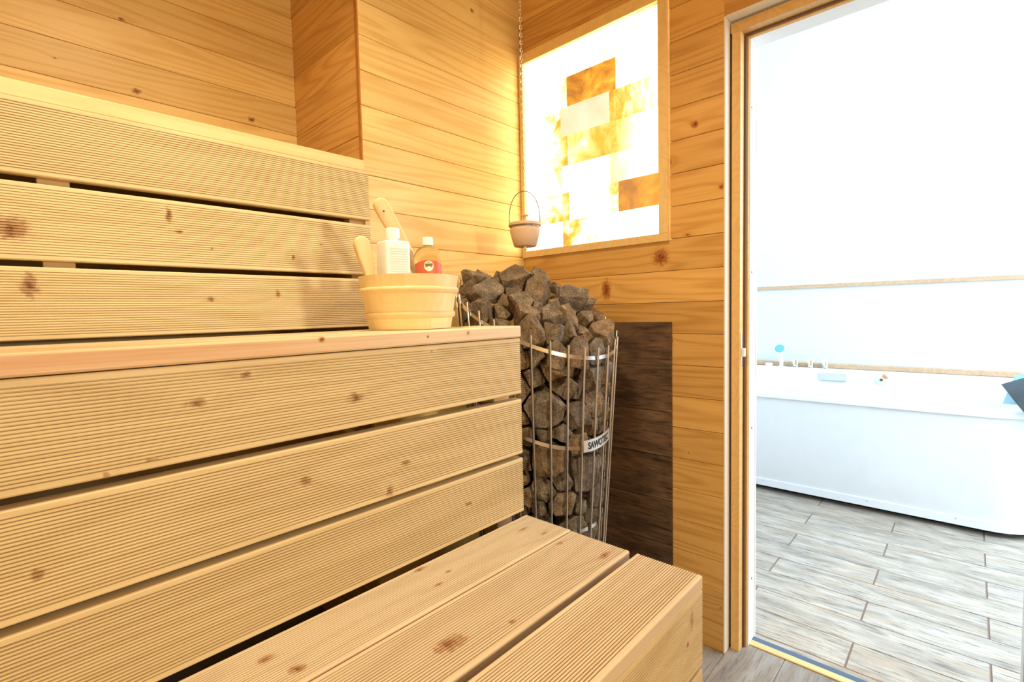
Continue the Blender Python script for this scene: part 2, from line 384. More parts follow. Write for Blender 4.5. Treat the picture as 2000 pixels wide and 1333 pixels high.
# right wall: openings for the salt panel and the door
PY0, PY1, PZ0, PZ1 = -.003, -.6338, 1.3205, 2.127      # outer size of the salt panel frame
YD, YD2, ZD = -.8086, -1.515, 1.957                     # rough door opening
bm = bmesh.new()
WT = .142
add_box(bm, (.014, YD+.001, 0), (WT, .06, PZ0-.01)); add_box(bm, (.014, YD+.001, PZ0-.01), (WT, PY1-.006, H))
add_box(bm, (.014, PY1-.006, PZ1+.01), (WT, .06, H)); add_box(bm, (.014, YD2, ZD+.001), (WT, YD+.001, H)); add_box(bm, (.014, YREAR-.06, 0), (WT, YD2, H))
add_box(bm, (.08, PY1-.006, PZ0-.01), (WT, .06, PZ1+.01))
wall_right = tag(link('wall_right', bm_mesh(bm), M_white), 'pine-lined wall, shaded orange in its colour, with the glowing panel and the doorway', kind='structure')
for a, b in seams(0, H, SEAM0):
    if b <= PZ0+.012: plank(wall_right, 'y', YD, -.0005, a, b, 0, M_wall_shade, -1)
    elif a >= PZ1-.004: plank(wall_right, 'y', YD, -.0005, a, b, 0, M_wall_shade, -1)
    else:
        plank(wall_right, 'y', YD, PY1-.0035, a, b, 0, M_wall_shade, -1)
        if b > PZ1+.006: plank(wall_right, 'y', PY1-.0035, -.0005, PZ1+.002, b, 0, M_wall_shade, -1)
    if a > ZD-.05: plank(wall_right, 'y', YD2, YD, max(a, ZD), b, 0, M_wall_shade, -1) if b-max(a, ZD) > .01 else None
    plank(wall_right, 'y', YREAR, YD2, a, b, 0, M_wall_shade, -1)
# out-of-frame sides of the sauna
wall_left = tag(box('wall_left', (XL-.06, YREAR-.06, 0), (XL-.014, YDEEP+.06, H), M_gap_shade), 'pine-lined end wall of the sauna', kind='structure')
for a, b in seams(0, H, SEAM0): plank(wall_left, 'y', YREAR, YDEEP, a, b, XL-.0, M_wall, 1)
wall_rear = tag(box('wall_rear', (XL-.06, YREAR-.06, 0), (.0, YREAR-.014, H), M_gap_shade), 'pine-lined wall opposite the benches', kind='structure')
for a, b in seams(0, H, SEAM0): plank(wall_rear, 'x', XL, 0, a, b, YREAR, M_wall, 1)
ceiling = tag(box('ceiling', (XL-.06, YREAR-.06, H), (WT, YDEEP+.06, H+.05), M_wall), 'pine sauna ceiling', kind='structure')

# sauna floor of grey plank tiles running towards the door
floor = tag(box('floor', (XL-.06, YREAR-.06, -.05), (.094, YDEEP+.06, -.003), M_grey_floor), 'grey tiled sauna floor', kind='structure')
y = -.9605+.151*6
while y > YREAR:
    for k in range(5):
        x1 = .0935-.66*k+(.33 if int(round((y+.9605)/.151)) % 2 else 0); x0 = x1-.657; x1 = min(x1, .0935); x0 = max(x0, XL)
        if x1-x0 < .03 or y > .1: continue
        L = x1-x0; prof = [(-.0745, -.006), (-.0745, -.0012), (-.0735, 0), (.0735, 0), (.0745, -.0012), (.0745, -.006)]
        link('floor_tile', profile_mesh('ft_%.3f' % L, prof, L), M_tile_grey, floor, frame(Vector(((x0+x1)/2, y-.0755, 0)), Vector((1, 0, 0)), Vector((0, 1, 0)), Vector((0, 0, 1))))
    y -= .151

# ------------------------------------------------------------------ the setting: bathroom behind the door
BX, BY0, BY1, BH = 2.25, -3.2, .5, 3.1
floor_b = tag(box('floor_bathroom', (.143, BY0, -.05), (BX+.05, BY1, -.003), M_grout), 'bathroom floor of weathered grey wood-look plank tiles', kind='structure')
for r in range(-1, 14):
    x0, x1 = .174+.1505*r+.0020, .174+.1505*(r+1)-.0020
    if r == -1: x0 = .144
    base = -1.105 if r % 2 == 0 else -.77
    for k in range(-4, 4):
        y0 = base+.66*k+.0030; y1 = base+.66*(k+1)-.0030
        y0, y1 = max(y0, BY0), min(y1, BY1)
        if y1-y0 < .05 or (x0 > 1.7): continue
        W = x1-x0; L = y1-y0; hw = W/2
        prof = [(-hw, -.006), (-hw, -.001), (-hw+.001, 0), (hw-.001, 0), (hw, -.001), (hw, -.006)]
        link('floor_tile', profile_mesh('bt_%.3f_%.3f' % (L, W), prof, L), M_tile, floor_b, frame(Vector(((x0+x1)/2, (y0+y1)/2, 0)), Vector((0, 1, 0)), Vector((-1, 0, 0)), Vector((0, 0, 1))))
bm = bmesh.new()
add_box(bm, (BX, -1.95, 0), (BX+.06, BY1+.06, BH)); add_box(bm, (BX, BY0-.06, 0), (BX+.06, -2.95, BH)); add_box(bm, (BX, -2.95, 0), (BX+.06, -1.95, 1.1)); add_box(bm, (BX, -2.95, 2.4), (BX+.06, -1.95, BH))
win2 = tag(empty('added_window', (BX+.03, -2.45, 1.1)), 'added white framed side window of the bathroom, unseen', kind='structure')  # unseen window added so that daylight reaches the bench ends
for lo, hi in (((BX+.01, -2.95, 1.1), (BX+.05, -1.95, 1.14)), ((BX+.01, -2.95, 2.36), (BX+.05, -1.95, 2.4)), ((BX+.01, -2.95, 1.14), (BX+.05, -2.91, 2.36)), ((BX+.01, -1.99, 1.14), (BX+.05, -1.95, 2.36))):
    box('window_frame', lo, hi, M_plastic, win2)
tag(link('wall_bathroom', bm_mesh(bm), M_bathwall), 'pale bluish-white bathroom wall behind the tub', kind='structure')
tag(box('wall_bathroom_end', (WT, BY1, 0), (BX, BY1+.06, BH), M_white), 'white end wall of the bathroom', kind='structure')
bm = bmesh.new()  # wall with the window opening
add_box(bm, (WT, BY0-.06, 0), (BX, BY0, 1.45)); add_box(bm, (WT, BY0-.06, 2.85), (BX, BY0, BH)); add_box(bm, (WT, BY0-.06, 1.45), (.3, BY0, 2.85)); add_box(bm, (2.0, BY0-.06, 1.45), (BX, BY0, 2.85))
tag(link('wall_bathroom_window', bm_mesh(bm), M_white), 'white bathroom wall with the window', kind='structure')
win = tag(empty('window_1', (1.15, BY0-.03, 1.45)), 'white framed bathroom window', kind='structure')
for lo, hi in (((.3, BY0-.05, 1.45), (2.0, BY0-.01, 1.49)), ((.3, BY0-.05, 2.81), (2.0, BY0-.01, 2.85)), ((.3, BY0-.05, 1.49), (.34, BY0-.01, 2.81)), ((1.96, BY0-.05, 1.49), (2.0, BY0-.01, 2.81)), ((1.13, BY0-.05, 1.49), (1.17, BY0-.01, 2.81))):
    box('window_frame', lo, hi, M_plastic, win)
bm = bmesh.new()  # ceiling with an opening for the made-up roof hatch
add_box(bm, (WT, BY0, BH), (.65, BY1, BH+.05)); add_box(bm, (1.75, BY0, BH), (BX, BY1, BH+.05)); add_box(bm, (.65, BY0, BH), (1.75, -2.15, BH+.05)); add_box(bm, (.65, -.45, BH), (1.75, BY1, BH+.05))
tag(link('ceiling_bathroom', bm_mesh(bm), M_white), 'white bathroom ceiling with an added, unseen roof hatch', kind='structure')
box_ = tag(box('trim_2', (BX-.014, BY0, 1.2135), (BX, BY1, 1.2365), M_ledge), 'narrow wooden rail along the bathroom wall', kind='structure')
bm = bmesh.new(); add_box(bm, (WT, BY0, 0), (WT+.01, YD2-.001, BH)); add_box(bm, (WT, YD+.001-.05, 0), (WT+.01, BY1, BH)); add_box(bm, (WT, YD2, 1.93), (WT+.01, YD-.05, BH))
tag(link('wall_bathroom_door', bm_mesh(bm), M_white), 'white bathroom side of the doorway wall', kind='structure')

# ------------------------------------------------------------------ door frame and threshold
door = tag(empty('door_1', (.07, YD, 0)), 'wooden door frame of the sauna with white reveals', kind='structure')
YO2 = -1.473                                          # inner face of the right reveal
for s, ye in ((1, YD), (-1, YD2-0)):
    f = (lambda d: YD-d) if s == 1 else (lambda d: YO2-.0474+d)
    def bx(nm, x0, x1, d0, d1, mat, z=ZD): return box(nm, (x0, f(d0), 0.0), (x1, f(d1), z), mat, door, .0008)
    bx('edge_strip', -.001, .036, -.001, .0035, M_whiteedge)
    bx('jamb', .038, .070, .0085, .0335, M_jamb, ZD-.0367)
    bx('gasket', .070, .078, .034, .040, M_gasket, ZD-.0432)
    bx('stop', .078, .086, .030, .0445, M_jamb, ZD-.0467)
    bx('reveal', .086, WT+.012, .002, .0474, M_white, ZD-.0487)
for nm, x0, x1, d0, d1, mat in (('edge_strip', -.001, .036, -.001, .0035, M_whiteedge), ('head', .038, .070, .0085, .0365, M_jamb), ('gasket', .070, .078, .037, .043, M_gasket), ('stop', .078, .086, .03, .0465, M_jamb), ('reveal', .086, WT+.012, .002, .0485, M_white)):
    box(nm, (x0, YO2-.03, ZD-d1), (x1, YD-.004, ZD-d0), mat, door, .0008)
for py in (210, 532, 836, 1130):
    p = at(1468, py, 'y', -.856)
    bm = lathe([(0, .0012), (.003, .0012), (.0042, 0)], 16); bm.transform(Matrix.Rotation(math.radians(90), 4, 'X'))
    link('screw_cap', bm_mesh(bm), M_gasket, door, Matrix.Translation((p.x, YD-.0474, p.z)))
sp = box('strike_plate', (.044, YD-.0335, .915), (.068, YD-.0358, 1.017), M_chrome, door, .0006)
box('roller_catch', (.050, YD-.0355, .945), (.064, YD-.044, .972), M_plastic, sp, .003)
th = tag(empty('trim_3', (.12, -1.16, 0)), 'brass and blue-grey threshold strip across the doorway', kind='structure')
prof = [(-.0125, -.003), (-.0125, .003), (-.010, .0045), (-.006, .005), (-.005, .0042), (-.003, .005), (-.002, .0042), (0, .005), (.001, .0042), (.003, .005), (.004, .0042), (.0075, .0052), (.0125, .0052), (.0125, -.003)]
link('brass_nosing', profile_mesh('brass', prof, .617), M_brass, th, frame(Vector((.1065, -1.1645, 0)), Vector((0, -1, 0)), Vector((1, 0, 0)), Vector((0, 0, 1))))
prof = [(-.012, -.003), (-.012, .0042)]+[p for i in range(5) for p in ((-.010+i*.004, .005), (-.009+i*.004, .0056), (-.007+i*.004, .0056), (-.0065+i*.004, .005))]+[(.012, .0042), (.012, -.003)]
link('rubber_insert', profile_mesh('rubber', prof, .617), M_blue, th, frame(Vector((.131, -1.1645, 0)), Vector((0, -1, 0)), Vector((1, 0, 0)), Vector((0, 0, 1))))

# ------------------------------------------------------------------ salt panel
panel = tag(empty('salt_panel', (.0, (PY0+PY1)/2, PZ0)), 'wood-framed panel of glowing back-lit salt bricks on the right wall', 'panel')
fx0, fx1 = -.011, .012
M_frame = wood('panel_frame_wood', (.84, .62, .30), (.70, .45, .16), rough=.4, var=.08, grain=.7)
box('frame_rail', (fx0, PY1, PZ0), (fx1, PY0, PZ0+.026), M_frame, panel, .0015)
box('frame_rail', (fx0, PY1, PZ1-.040), (fx1, PY0, PZ1), M_frame, panel, .0015)
box('frame_stile', (fx0, PY1, PZ0+.026), (fx1, PY1+.032, PZ1-.040), M_frame, panel, .0015)
box('frame_stile', (fx0, PY0-.018, PZ0+.026), (fx1, PY0, PZ1-.040), M_frame, panel, .0015)
led, nt, b = new_mat('led_backlight'); b.inputs['Emission Color'].default_value = (1, .72, .3, 1); b.inputs['Emission Strength'].default_value = 5; b.inputs['Base Color'].default_value = (.8, .8, .8, 1)
led.cycles.emission_sampling = 'NONE'
box('led_board', (.060, PY1-.004, PZ0-.004), (.068, PY0, PZ1+.004), led, panel)
Zc = [1.3205+.02, 1.444, 1.549, 1.6505, 1.7605, 1.867, 1.975, 2.0815, 2.1]
D1 = (1, 3.2, 1.6)   # streaked
rows = {  # joints along the course, then (bias, amplitude, scale, gradient[, stretch or 'p']) of each brick
    0: ([-.2, -.412], [(.02, .25, 8, 0), (.40, .85, 15, -.22), (.05, .2, 6, 0)]),
    1: ([-.2335, -.445], [(.34, .80, 12, .34), (.30, 1.0, 14, .08), (.88, .34, 13, -.05)]),
    2: ([-.199, -.4125], [(.24, .8, 9, .24), (.32, .35, 6, .06), (.36, .22, 6, -.16)]),
    3: ([-.230, -.4405], [(.34, .9, 8, .36), (.58, .50, 8, .05), (.38, .25, 6, -.20)]),
    4: ([-.198, -.411], [(.22, .9, 9, .26), (.5, .6, 11, 0, 'p'), (.52, .45, 11, -.22, D1)]),
    5: ([-.2295, -.439], [(.20, .8, 9, .24), (.83, .75, 10, -.05), (.30, .25, 6, -.05)]),
    6: ([-.199, -.4085], [(.20, .95, 10, .02), (.22, .75, 11, .06), (.10, .6, 9, .10)]),
    7: ([-.23, -.5205], [(.08, .4, 8, 0), (.10, .4, 8, 0), (.60, .4, 9, 0)])}
i = 0
for r in range(8):
    cuts, kinds = rows[r]; edges = [PY0-.012]+cuts+[PY1+.024]
    for k in range(len(edges)-1):
        i += 1
        y0, y1 = edges[k]-.0003, edges[k+1]+.0003
        dx = random.uniform(-.0015, .0015); kk = kinds[k]; last = kk[4] if len(kk) > 4 else None
        bm = bmesh.new(); add_box(bm, (-.015, (y1-y0)/2, -(Zc[r+1]-Zc[r])/2+.0003), (.015, -(y1-y0)/2, (Zc[r+1]-Zc[r])/2-.0003))
        sm_ = salt_mat('back_lit_salt', kk[0], kk[1], kk[2], kk[3], i*2.3+.4, abs(y1-y0)/2, last if isinstance(last, tuple) else (1, 1, 1), PINK_RAMP if last == 'p' else SALT_RAMP)
        link('salt_brick', bm_mesh(bm), sm_, panel, Matrix.Translation((.019+dx, (y0+y1)/2, (Zc[r]+Zc[r+1])/2)))

# ------------------------------------------------------------------ dark tiled heat shield behind the heater
shield = tag(empty('heat_shield', (-.004, -.33, 0)), 'dark brown wood-look tile panel on the wall behind the heater', 'wall panel')
zz = 1.057
while zz > 0.0:
    z0 = max(zz-.150, 0.0); W = zz-z0-.0012; L = .642-.01
    prof = [(-W/2, -.008), (-W/2, -.001), (-W/2+.001, 0), (W/2-.001, 0), (W/2, -.001), (W/2, -.008)]
    link('tile', profile_mesh('ht_%.3f' % W, prof, L), M_tile_dark, shield, frame(Vector((-.0092, -.642+L/2, (zz+z0)/2)), Vector((0, -1, 0)), Vector((0, 0, 1)), Vector((-1, 0, 0))))
    zz -= .1512

# ------------------------------------------------------------------ benches of grooved boards
def groove_profile(Wd, T, n=25, m=.0075, d=.0036):
    """closed outline, grooved face on top (z=0)"""
    p = (Wd-2*m)/n; h = Wd/2; c = .0025
    pts = [(-h+c, -T), (-h, -T+c), (-h, -c), (-h+c*.4, -c*.4), (-h+c, 0)]
    for k in range(n):
        y = -h+m+k*p
        pts += [(y+p*.27, 0), (y+p*.33, -d*.25), (y+p*.43, -d), (y+p*.57, -d), (y+p*.67, -d*.25), (y+p*.73, 0)]
    pts += [(h-c, 0), (h-c*.4, -c*.4), (h, -c), (h, -T+c), (h-c, -T)]
    return pts
def flat_profile(Wd, T, c=.003):
    h = Wd/2
    return [(-h+c, -T), (-h, -T+c), (-h, -c), (-h+c*.35, -c*.35), (-h+c, 0), (h-c, 0), (h-c*.35, -c*.35), (h, -c), (h, -T+c), (h-c, -T)]
X0 = -2.12
def board(parent, x0, x1, c0, c1, off, face, mat, T=.026, grooved=True, name='board', n=25):
    """board along x. face 'front': upright, facing -y at y=off, spanning z c0..c1; 'top': lying, facing +z at z=off, spanning y c0..c1"""
    L = x1-x0; Wd = abs(c1-c0)
    prof = groove_profile(Wd, T, n) if grooved else flat_profile(Wd, T)
    me = profile_mesh('b%d_%.4f_%.4f_%.4f_%s' % (grooved, L, Wd, T, mat.name), prof, L)
    if face == 'front': M = frame(Vector(((x0+x1)/2, off, (c0+c1)/2)), Vector((1, 0, 0)), Vector((0, 0, 1)), Vector((0, -1, 0)))
    else: M = frame(Vector(((x0+x1)/2, (c0+c1)/2, off)), Vector((1, 0, 0)), Vector((0, 1, 0)), Vector((0, 0, 1)))
    return link(name, me, mat, parent, M)
# backrest
back = tag(empty('backrest', (-1.4, .01, 1.06)), 'upper bench backrest of three wide grooved pine boards', 'backrest')
board(back, X0, XE, 1.3885, 1.5335, YB, 'front', M_back_lit)
board(back, X0, XE+.001, 1.2235, 1.3735, YB, 'front', M_back_lit)
board(back, X0, XE-.002, 1.0665, 1.2105, YB, 'front', M_back_lit)
board(back, X0, XC-.002, -.006, .430, 1.569, 'top', M_cap, T=.034, grooved=False, name='cap_board')
for x in (-1.43, -.750, -2.05): box('batten', (x-.025, YB+.0262, 1.066), (x+.025, YB+.062, 1.532), M_batten, back, .002)
# upper bench: seat boards and the boarded front below
ub = tag(empty('upper_bench', (-1.4, -.32, .63)), 'tall upper sauna bench with a grooved three-board front', 'bench')
board(ub, X0, XE, YR, YR+.14, Z1-.001, 'top', M_edge, grooved=False, name='seat_front_board')
for k in range(3): board(ub, X0, XE, YR+.148+.15*k, YR+.288+.15*k, Z1-.004-.004*k, 'top', M_seat, name='seat_board')
for a, b in ((.9147, 1.0412), (.7763, .9024), (.6410, .7664)): board(ub, X0, XE+.001, a, b, YR+.003, 'front', M_bench, name='front_board')
for x in (-.757, -2.05): box('post', (x-.024, YR+.030, 0.0), (x+.024, YR+.075, 1.0435), M_batten, ub, .002)
for x in (-.757, -2.05): box('bearer', (x-.024, YR+.076, .99), (x+.024, YB-.01, 1.028), M_batten, ub, .002)
# lower bench
lb = tag(empty('lower_bench', (-1.4, -.82, 0)), 'low sauna bench with three broad grooved seat boards in the foreground', 'bench')
board(lb, X0, XE+.001, -.7475, -.620, Z2, 'top', M_seat, T=.0245, name='seat_board', n=24)
board(lb, X0, XE-.002, -.8885, -.7505, Z2, 'top', M_seat, T=.0245, name='seat_board', n=24)
board(lb, X0, XE-.001, -1.0300, -.9030, Z2, 'top', M_seat, T=.0245, name='seat_board', n=24)
for a, b in ((.4735, .6085), (.330, .464), (.186, .320), (.04, .176)): board(lb, X0, XE, a, b, YF+.003, 'front', M_bench, name='front_board')
for x in (-.77, -1.42, -2.05):
    box('post', (x-.024, YF+.030, 0.0), (x+.024, YF+.075, .609), M_batten, lb, .002)
    box('bearer', (x-.024, YF+.076, .56), (x+.024, -.622, .609), M_batten, lb, .002)

# ------------------------------------------------------------------ heater
HX, HY = -.342, -.354
def RR(z): return .245-(1.0-z)*.072
heater = tag(empty('sauna_heater', (HX, HY, 0)), 'round sauna heater basket of upright steel rods filled with stones', 'heater')
def ring_z(z0, A, th0, th): return z0+A*math.cos(th-th0)
TOP = (1.087, .121, math.radians(84)); MID = (.838, .125, math.radians(74)); BOT = (.535, .072, math.radians(74))
bm = lathe([(0, .02), (.085, .02), (.085, .86), (.05, .93), (0, .93)], 24); bm.transform(Matrix.Translation((HX, HY, 0)))
link('core', bm_mesh(bm), M_dark, heater)
bm = lathe([(0, 0), (.165, 0), (.165, .028), (0, .028)], 40); bm.transform(Matrix.Translation((HX, HY, 0)))
link('base_plate', bm_mesh(bm), M_steel, heater)
for nm, (z0, A, t0), rad in (('top_ring', TOP, 0), ('middle_ring', MID, 0), ('lower_ring', BOT, 0)):
    bm = bmesh.new(); n = 72; q = []
    for k in range(n):
        th = 2*math.pi*k/n; z = ring_z(z0, A, t0, th); r = RR(z)-.0045
        q.append([bm.verts.new((HX+(r+dr)*math.cos(th), HY+(r+dr)*math.sin(th), z+dz)) for dr, dz in ((-.0012, -.0055), (.0012, -.0055), (.0012, .0055), (-.0012, .0055))])
    for k in range(n):
        a, b = q[k], q[(k+1) % n]
        for j in range(4): bm.faces.new((a[j], a[(j+1) % 4], b[(j+1) % 4], b[j]))
    me = bm_mesh(bm); smooth_by_angle(me); link(nm, me, M_steel, heater)
for k in range(30):
    th = math.radians(-145+12.2*k if k < 30 else 0)
    th = math.radians(-145)+2*math.pi*k/30
    zt = ring_z(*TOP, th)+.030
    bm = bmesh.new(); r1, r0 = RR(zt), RR(.028)
    tube(bm, [(HX+r0*math.cos(th), HY+r0*math.sin(th), .015), (HX+r1*math.cos(th), HY+r1*math.sin(th), zt)], .0034, 10)
    me = bm_mesh(bm); smooth_by_angle(me, 60); link('rod', me, M_steel, heater)
# name plate, bent round the rods beside the middle ring
def on_cyl(th, u_z, dr): r = RR(.72)+dr; return Vector((HX+r*math.cos(th), HY+r*math.sin(th), u_z))
t_a, t_b = math.radians(-108.5), math.radians(-77)
bm = bmesh.new(); n = 16; q = []
def pz(th): return ring_z(*MID, th)+.004
for k in range(n+1):
    th = t_a+(t_b-t_a)*k/n
    q.append([bm.verts.new(on_cyl(th, pz(th)+dz, dr)) for dr, dz in ((.0035, -.017), (.0048, -.017), (.0048, .017), (.0035, .017))])
for a, b in zip(q, q[1:]):
    for j in range(4): bm.faces.new((a[j], a[(j+1) % 4], b[(j+1) % 4], b[j]))
bm.faces.new(q[0]); bm.faces.new(q[-1][::-1])
me = bm_mesh(bm); smooth_by_angle(me); plate = link('name_plate', me, M_plate, heater)
fc = bpy.data.curves.new('txt', 'FONT'); fc.body = 'SAWOTEC'; fc.size = .030; fc.space_character = .95; fc.offset = .0011; fc.resolution_u = 3
to = bpy.data.objects.new('txt', fc); C.objects.link(to); bpy.context.view_layer.update()
me = bpy.data.meshes.new_from_object(to.evaluated_get(bpy.context.evaluated_depsgraph_get())); bpy.data.objects.remove(to)
xs = [v.co.x for v in me.vertices]; ys = [v.co.y for v in me.vertices]; xa, xb, ya, yb = min(xs), max(xs), min(ys), max(ys)
for v in me.vertices:
    u = (v.co.x-xa)/(xb-xa); h = (v.co.y-ya)/(yb-ya)
    th = t_a+(t_b-t_a)*(.13+.77*u); v.co = on_cyl(th, pz(th)-.0105+.021*h, .0054)
link('lettering', me, M_ink, plate)

# ------------------------------------------------------------------ stones: irregular packed polyhedra
rng = random.Random(11)
def surf(x, y):
    """height of the heap's surface above the floor at a plan position"""
    dx, dy = x-HX, y-HY; r = math.hypot(dx, dy); th = math.atan2(dy, dx)
    z = TOP[0]+TOP[1]*(r/.245)*math.cos(th-TOP[2])
    return z+.008+.088*max(0, 1-(r/.25)**2)
seeds = []
def try_seed(p, w, dmin):
    for q, _, w2 in seeds:
        if ((p[0]-q[0])**2+(p[1]-q[1])**2+((p[2]-q[2])/1.1)**2) < (dmin*(w+w2)/2)**2: return False
    return True
for it in range(9000):     # heap on top
    r = .228*math.sqrt(rng.random()); th = rng.uniform(-math.pi, math.pi); w_ = rng.choice((1.5, 1.25, 1, .8)) if it < 400 else rng.uniform(.6, .9)
    x, y = HX+r*math.cos(th), HY+r*math.sin(th); p = (x, y, surf(x, y)-.030-(rng.random()**1.5)*.028)
    if try_seed(p, w_, .059): seeds.append((p, 'heap', w_))
for it in range(18000):    # shell behind the rods, on the sides that show
    th = math.radians(rng.uniform(118, 352)); z = rng.uniform(.08, 1.1); w_ = rng.choice((1.45, 1.2, 1, .8)) if it < 900 else rng.uniform(.6, .9)
    if z > ring_z(*TOP, th)-.030: continue
    r = RR(z)-.040-.014*rng.random(); p = (HX+r*math.cos(th), HY+r*math.sin(th), z)
    if try_seed(p, w_, .059): seeds.append((p, 'shell', w_))
def clip(faces, n, d):
    """keep the side n.x <= d of a convex polyhedron given as vertex loops"""
    out = []; cap = []
    for f in faces:
        g = []
        for a, b in zip(f, f[1:]+f[:1]):
            da, db = a.dot(n)-d, b.dot(n)-d
            if da <= 0: g.append(a)
            if (da < 0 < db) or (db < 0 < da):
                c = a+(b-a)*(da/(da-db)); g.append(c); cap.append(c)
        if len(g) >= 3: out.append(g)
    if len(cap) >= 3:
        c0 = sum(cap, Vector())/len(cap); u = n.orthogonal().normalized(); v = n.cross(u)
        cap.sort(key=lambda p: math.atan2((p-c0).dot(v), (p-c0).dot(u))); out.append(cap)
    return out
def rand_cube(h):
    q = Matrix.Rotation(rng.uniform(0, 6.28), 3, Vector((rng.gauss(0, 1), rng.gauss(0, 1), rng.gauss(0, 1))).normalized())
    s = [h*rng.uniform(.72, 1.08) for _ in range(3)]
    vs = [q @ Vector((s[0]*a, s[1]*b, s[2]*c)) for a in (-1, 1) for b in (-1, 1) for c in (-1, 1)]
    return [[vs[i] for i in f] for f in ((0, 1, 3, 2), (4, 6, 7, 5), (0, 4, 5, 1), (2, 3, 7, 6), (0, 2, 6, 4), (1, 5, 7, 3))]
n_st = 0
for idx, (p, kind, w_) in enumerate(seeds):
    P = Vector(p); fc_ = rand_cube(.050*w_**.8)
    for k in range(6):     # a few random fracture planes
        n = Vector((rng.gauss(0, 1), rng.gauss(0, 1), rng.gauss(0, 1))).normalized(); fc_ = clip(fc_, n, w_**.8*rng.uniform(.024, .054))
    near = sorted(((Vector(q)-P).length, j) for j, (q, _, _) in enumerate(seeds) if j != idx)[:22]
    for dist, j in near:
        v = Vector(seeds[j][0])-P; fc_ = clip(fc_, v/dist, dist*w_/(w_+seeds[j][2])-.0022)
        if len(fc_) < 4: break
    th = math.atan2(p[1]-HY, p[0]-HX); z = p[2]
    if z < ring_z(*TOP, th)+.03 or math.hypot(p[0]-HX, p[1]-HY) > .19:
        for dt in (-.5, -.25, 0, .25, .5):
            n = Vector((math.cos(th+dt), math.sin(th+dt), -.07)).normalized(); lim = Vector((HX+(RR(z)-.0110)*math.cos(th+dt), HY+(RR(z)-.0110)*math.sin(th+dt), z))
            fc_ = clip(fc_, n, n.dot(lim-P))
    pts = [v for f in fc_ for v in f]
    if len(pts) < 8: continue
    bm = bmesh.new()
    for v in pts: bm.verts.new(v)
    bmesh.ops.remove_doubles(bm, verts=bm.verts, dist=.0015)
    if len(bm.verts) < 5: bm.free(); continue
    r = bmesh.ops.convex_hull(bm, input=bm.verts)
    junk = [g for g in r['geom_interior']+r['geom_unused'] if isinstance(g, bmesh.types.BMVert)]
    if junk: bmesh.ops.delete(bm, geom=junk, context='VERTS')
    if len(bm.faces) < 4: bm.free(); continue
    bmesh.ops.dissolve_limit(bm, angle_limit=.06, verts=bm.verts, edges=bm.edges)
    bmesh.ops.bevel(bm, geom=list(bm.edges), offset=.0016, segments=1, profile=.5, affect='EDGES', clamp_overlap=True)
    bmesh.ops.triangulate(bm, faces=bm.faces)
    long_e = [e for e in bm.edges if e.calc_length() > .012]
    bmesh.ops.subdivide_edges(bm, edges=long_e, cuts=1, use_grid_fill=True); bmesh.ops.triangulate(bm, faces=bm.faces)
    o3 = Vector((idx*1.7, idx*.9, idx*.3))
    for v in bm.verts:
        nv = noise.noise(v.co*38+o3)*.0055+noise.noise(v.co*95+o3)*.0032+noise.noise(v.co*230+o3)*.0012
        v.co += v.co.normalized()*(nv-.0016)
    me = bm_mesh(bm, 'stone'); smooth_by_angle(me, 18)
    o = link('sauna_stone', me, M_stone, None, Matrix.Translation(P)); n_st += 1
    size = 'large' if max(v.co.length for v in me.vertices) > .052 else ('small' if max(v.co.length for v in me.vertices) < .040 else 'middling')
    if kind == 'heap':
        side = 'nearest the hanging pot' if math.hypot(P.x-HX, P.y-HY) < .09 else ('on the side towards the bucket' if P.x < HX-.05 else ('on the side towards the doorway' if P.y < HY-.02 else 'at the back by the wall corner'))
        tag(o, '%s grey-brown stone of the heap, %s' % (size, side), 'stone', 'stones heaped %s' % side)
    else:
        zone = 'between top and middle rings' if z > ring_z(*MID, th) else ('between middle and lower rings' if z > ring_z(*BOT, th) else 'below the lowest ring')
        half = 'on the bench side' if th > 0 or th < math.radians(-118) else 'on the doorway side'
        tag(o, '%s stone behind the rods %s, %s' % (size, zone, half), 'stone', 'stones %s, %s' % (zone, half))
print('stones', n_st)

# ------------------------------------------------------------------ hanging aroma pot
px_, py_ = -.334, -.3005
pot = tag(empty('aroma_pot', (px_, py_, 1.31)), 'small beige ceramic pot hanging on a chain above the stones', 'hanging pot')
T_ = Matrix.Translation((px_, py_, 1.31))
bm = lathe([(0, 0), (.034, 0), (.0365, .002), (.0445, .030), (.0485, .048), (.0485, .055), (.0465, .060), (.0475, .0645), (.0525, .066), (.0530, .072), (.0500, .0755), (.020, .078), (0, .078)], 48); bm.transform(T_)
me = bm_mesh(bm); smooth_by_angle(me, 40); link('bowl', me, M_pot, pot)
bm = lathe([(.0470, .0612), (.0486, .0612), (.0486, .0638), (.0470, .0638), (.0470, .0612)], 40); bm.transform(T_); link('collar_wire', bm_mesh(bm), M_darksteel, pot)
bm = lathe([(0, .078), (.0045, .078), (.0045, .096), (.0135, .098), (.0135, .1015), (0, .103)], 24); bm.transform(T_); me = bm_mesh(bm); smooth_by_angle(me); link('lid_knob', me, M_pot, pot)
bm = lathe([(0, -.012), (.003, -.011), (.0045, -.008), (.004, -.004), (.005, -.002), (.005, 0), (0, 0)], 20); bm.transform(T_); me = bm_mesh(bm); smooth_by_angle(me); link('bottom_nut', me, M_chrome, pot)
bm = bmesh.new(); e = Vector((.72, -.69, 0)); pts = []
for k in range(25):
    a = math.pi*k/24; pts.append(Vector((px_, py_, 1.31+.062))+e*(.0485*math.cos(a)*(1+.14*math.sin(a)**.7))+Vector((0, 0, .115*math.sin(a)**.85)))
tube(bm, pts, .0015, 6); link('bail_handle', bm_mesh(bm), M_darksteel, pot)
bm = bmesh.new(); zc = 1.31+.179; k = 0
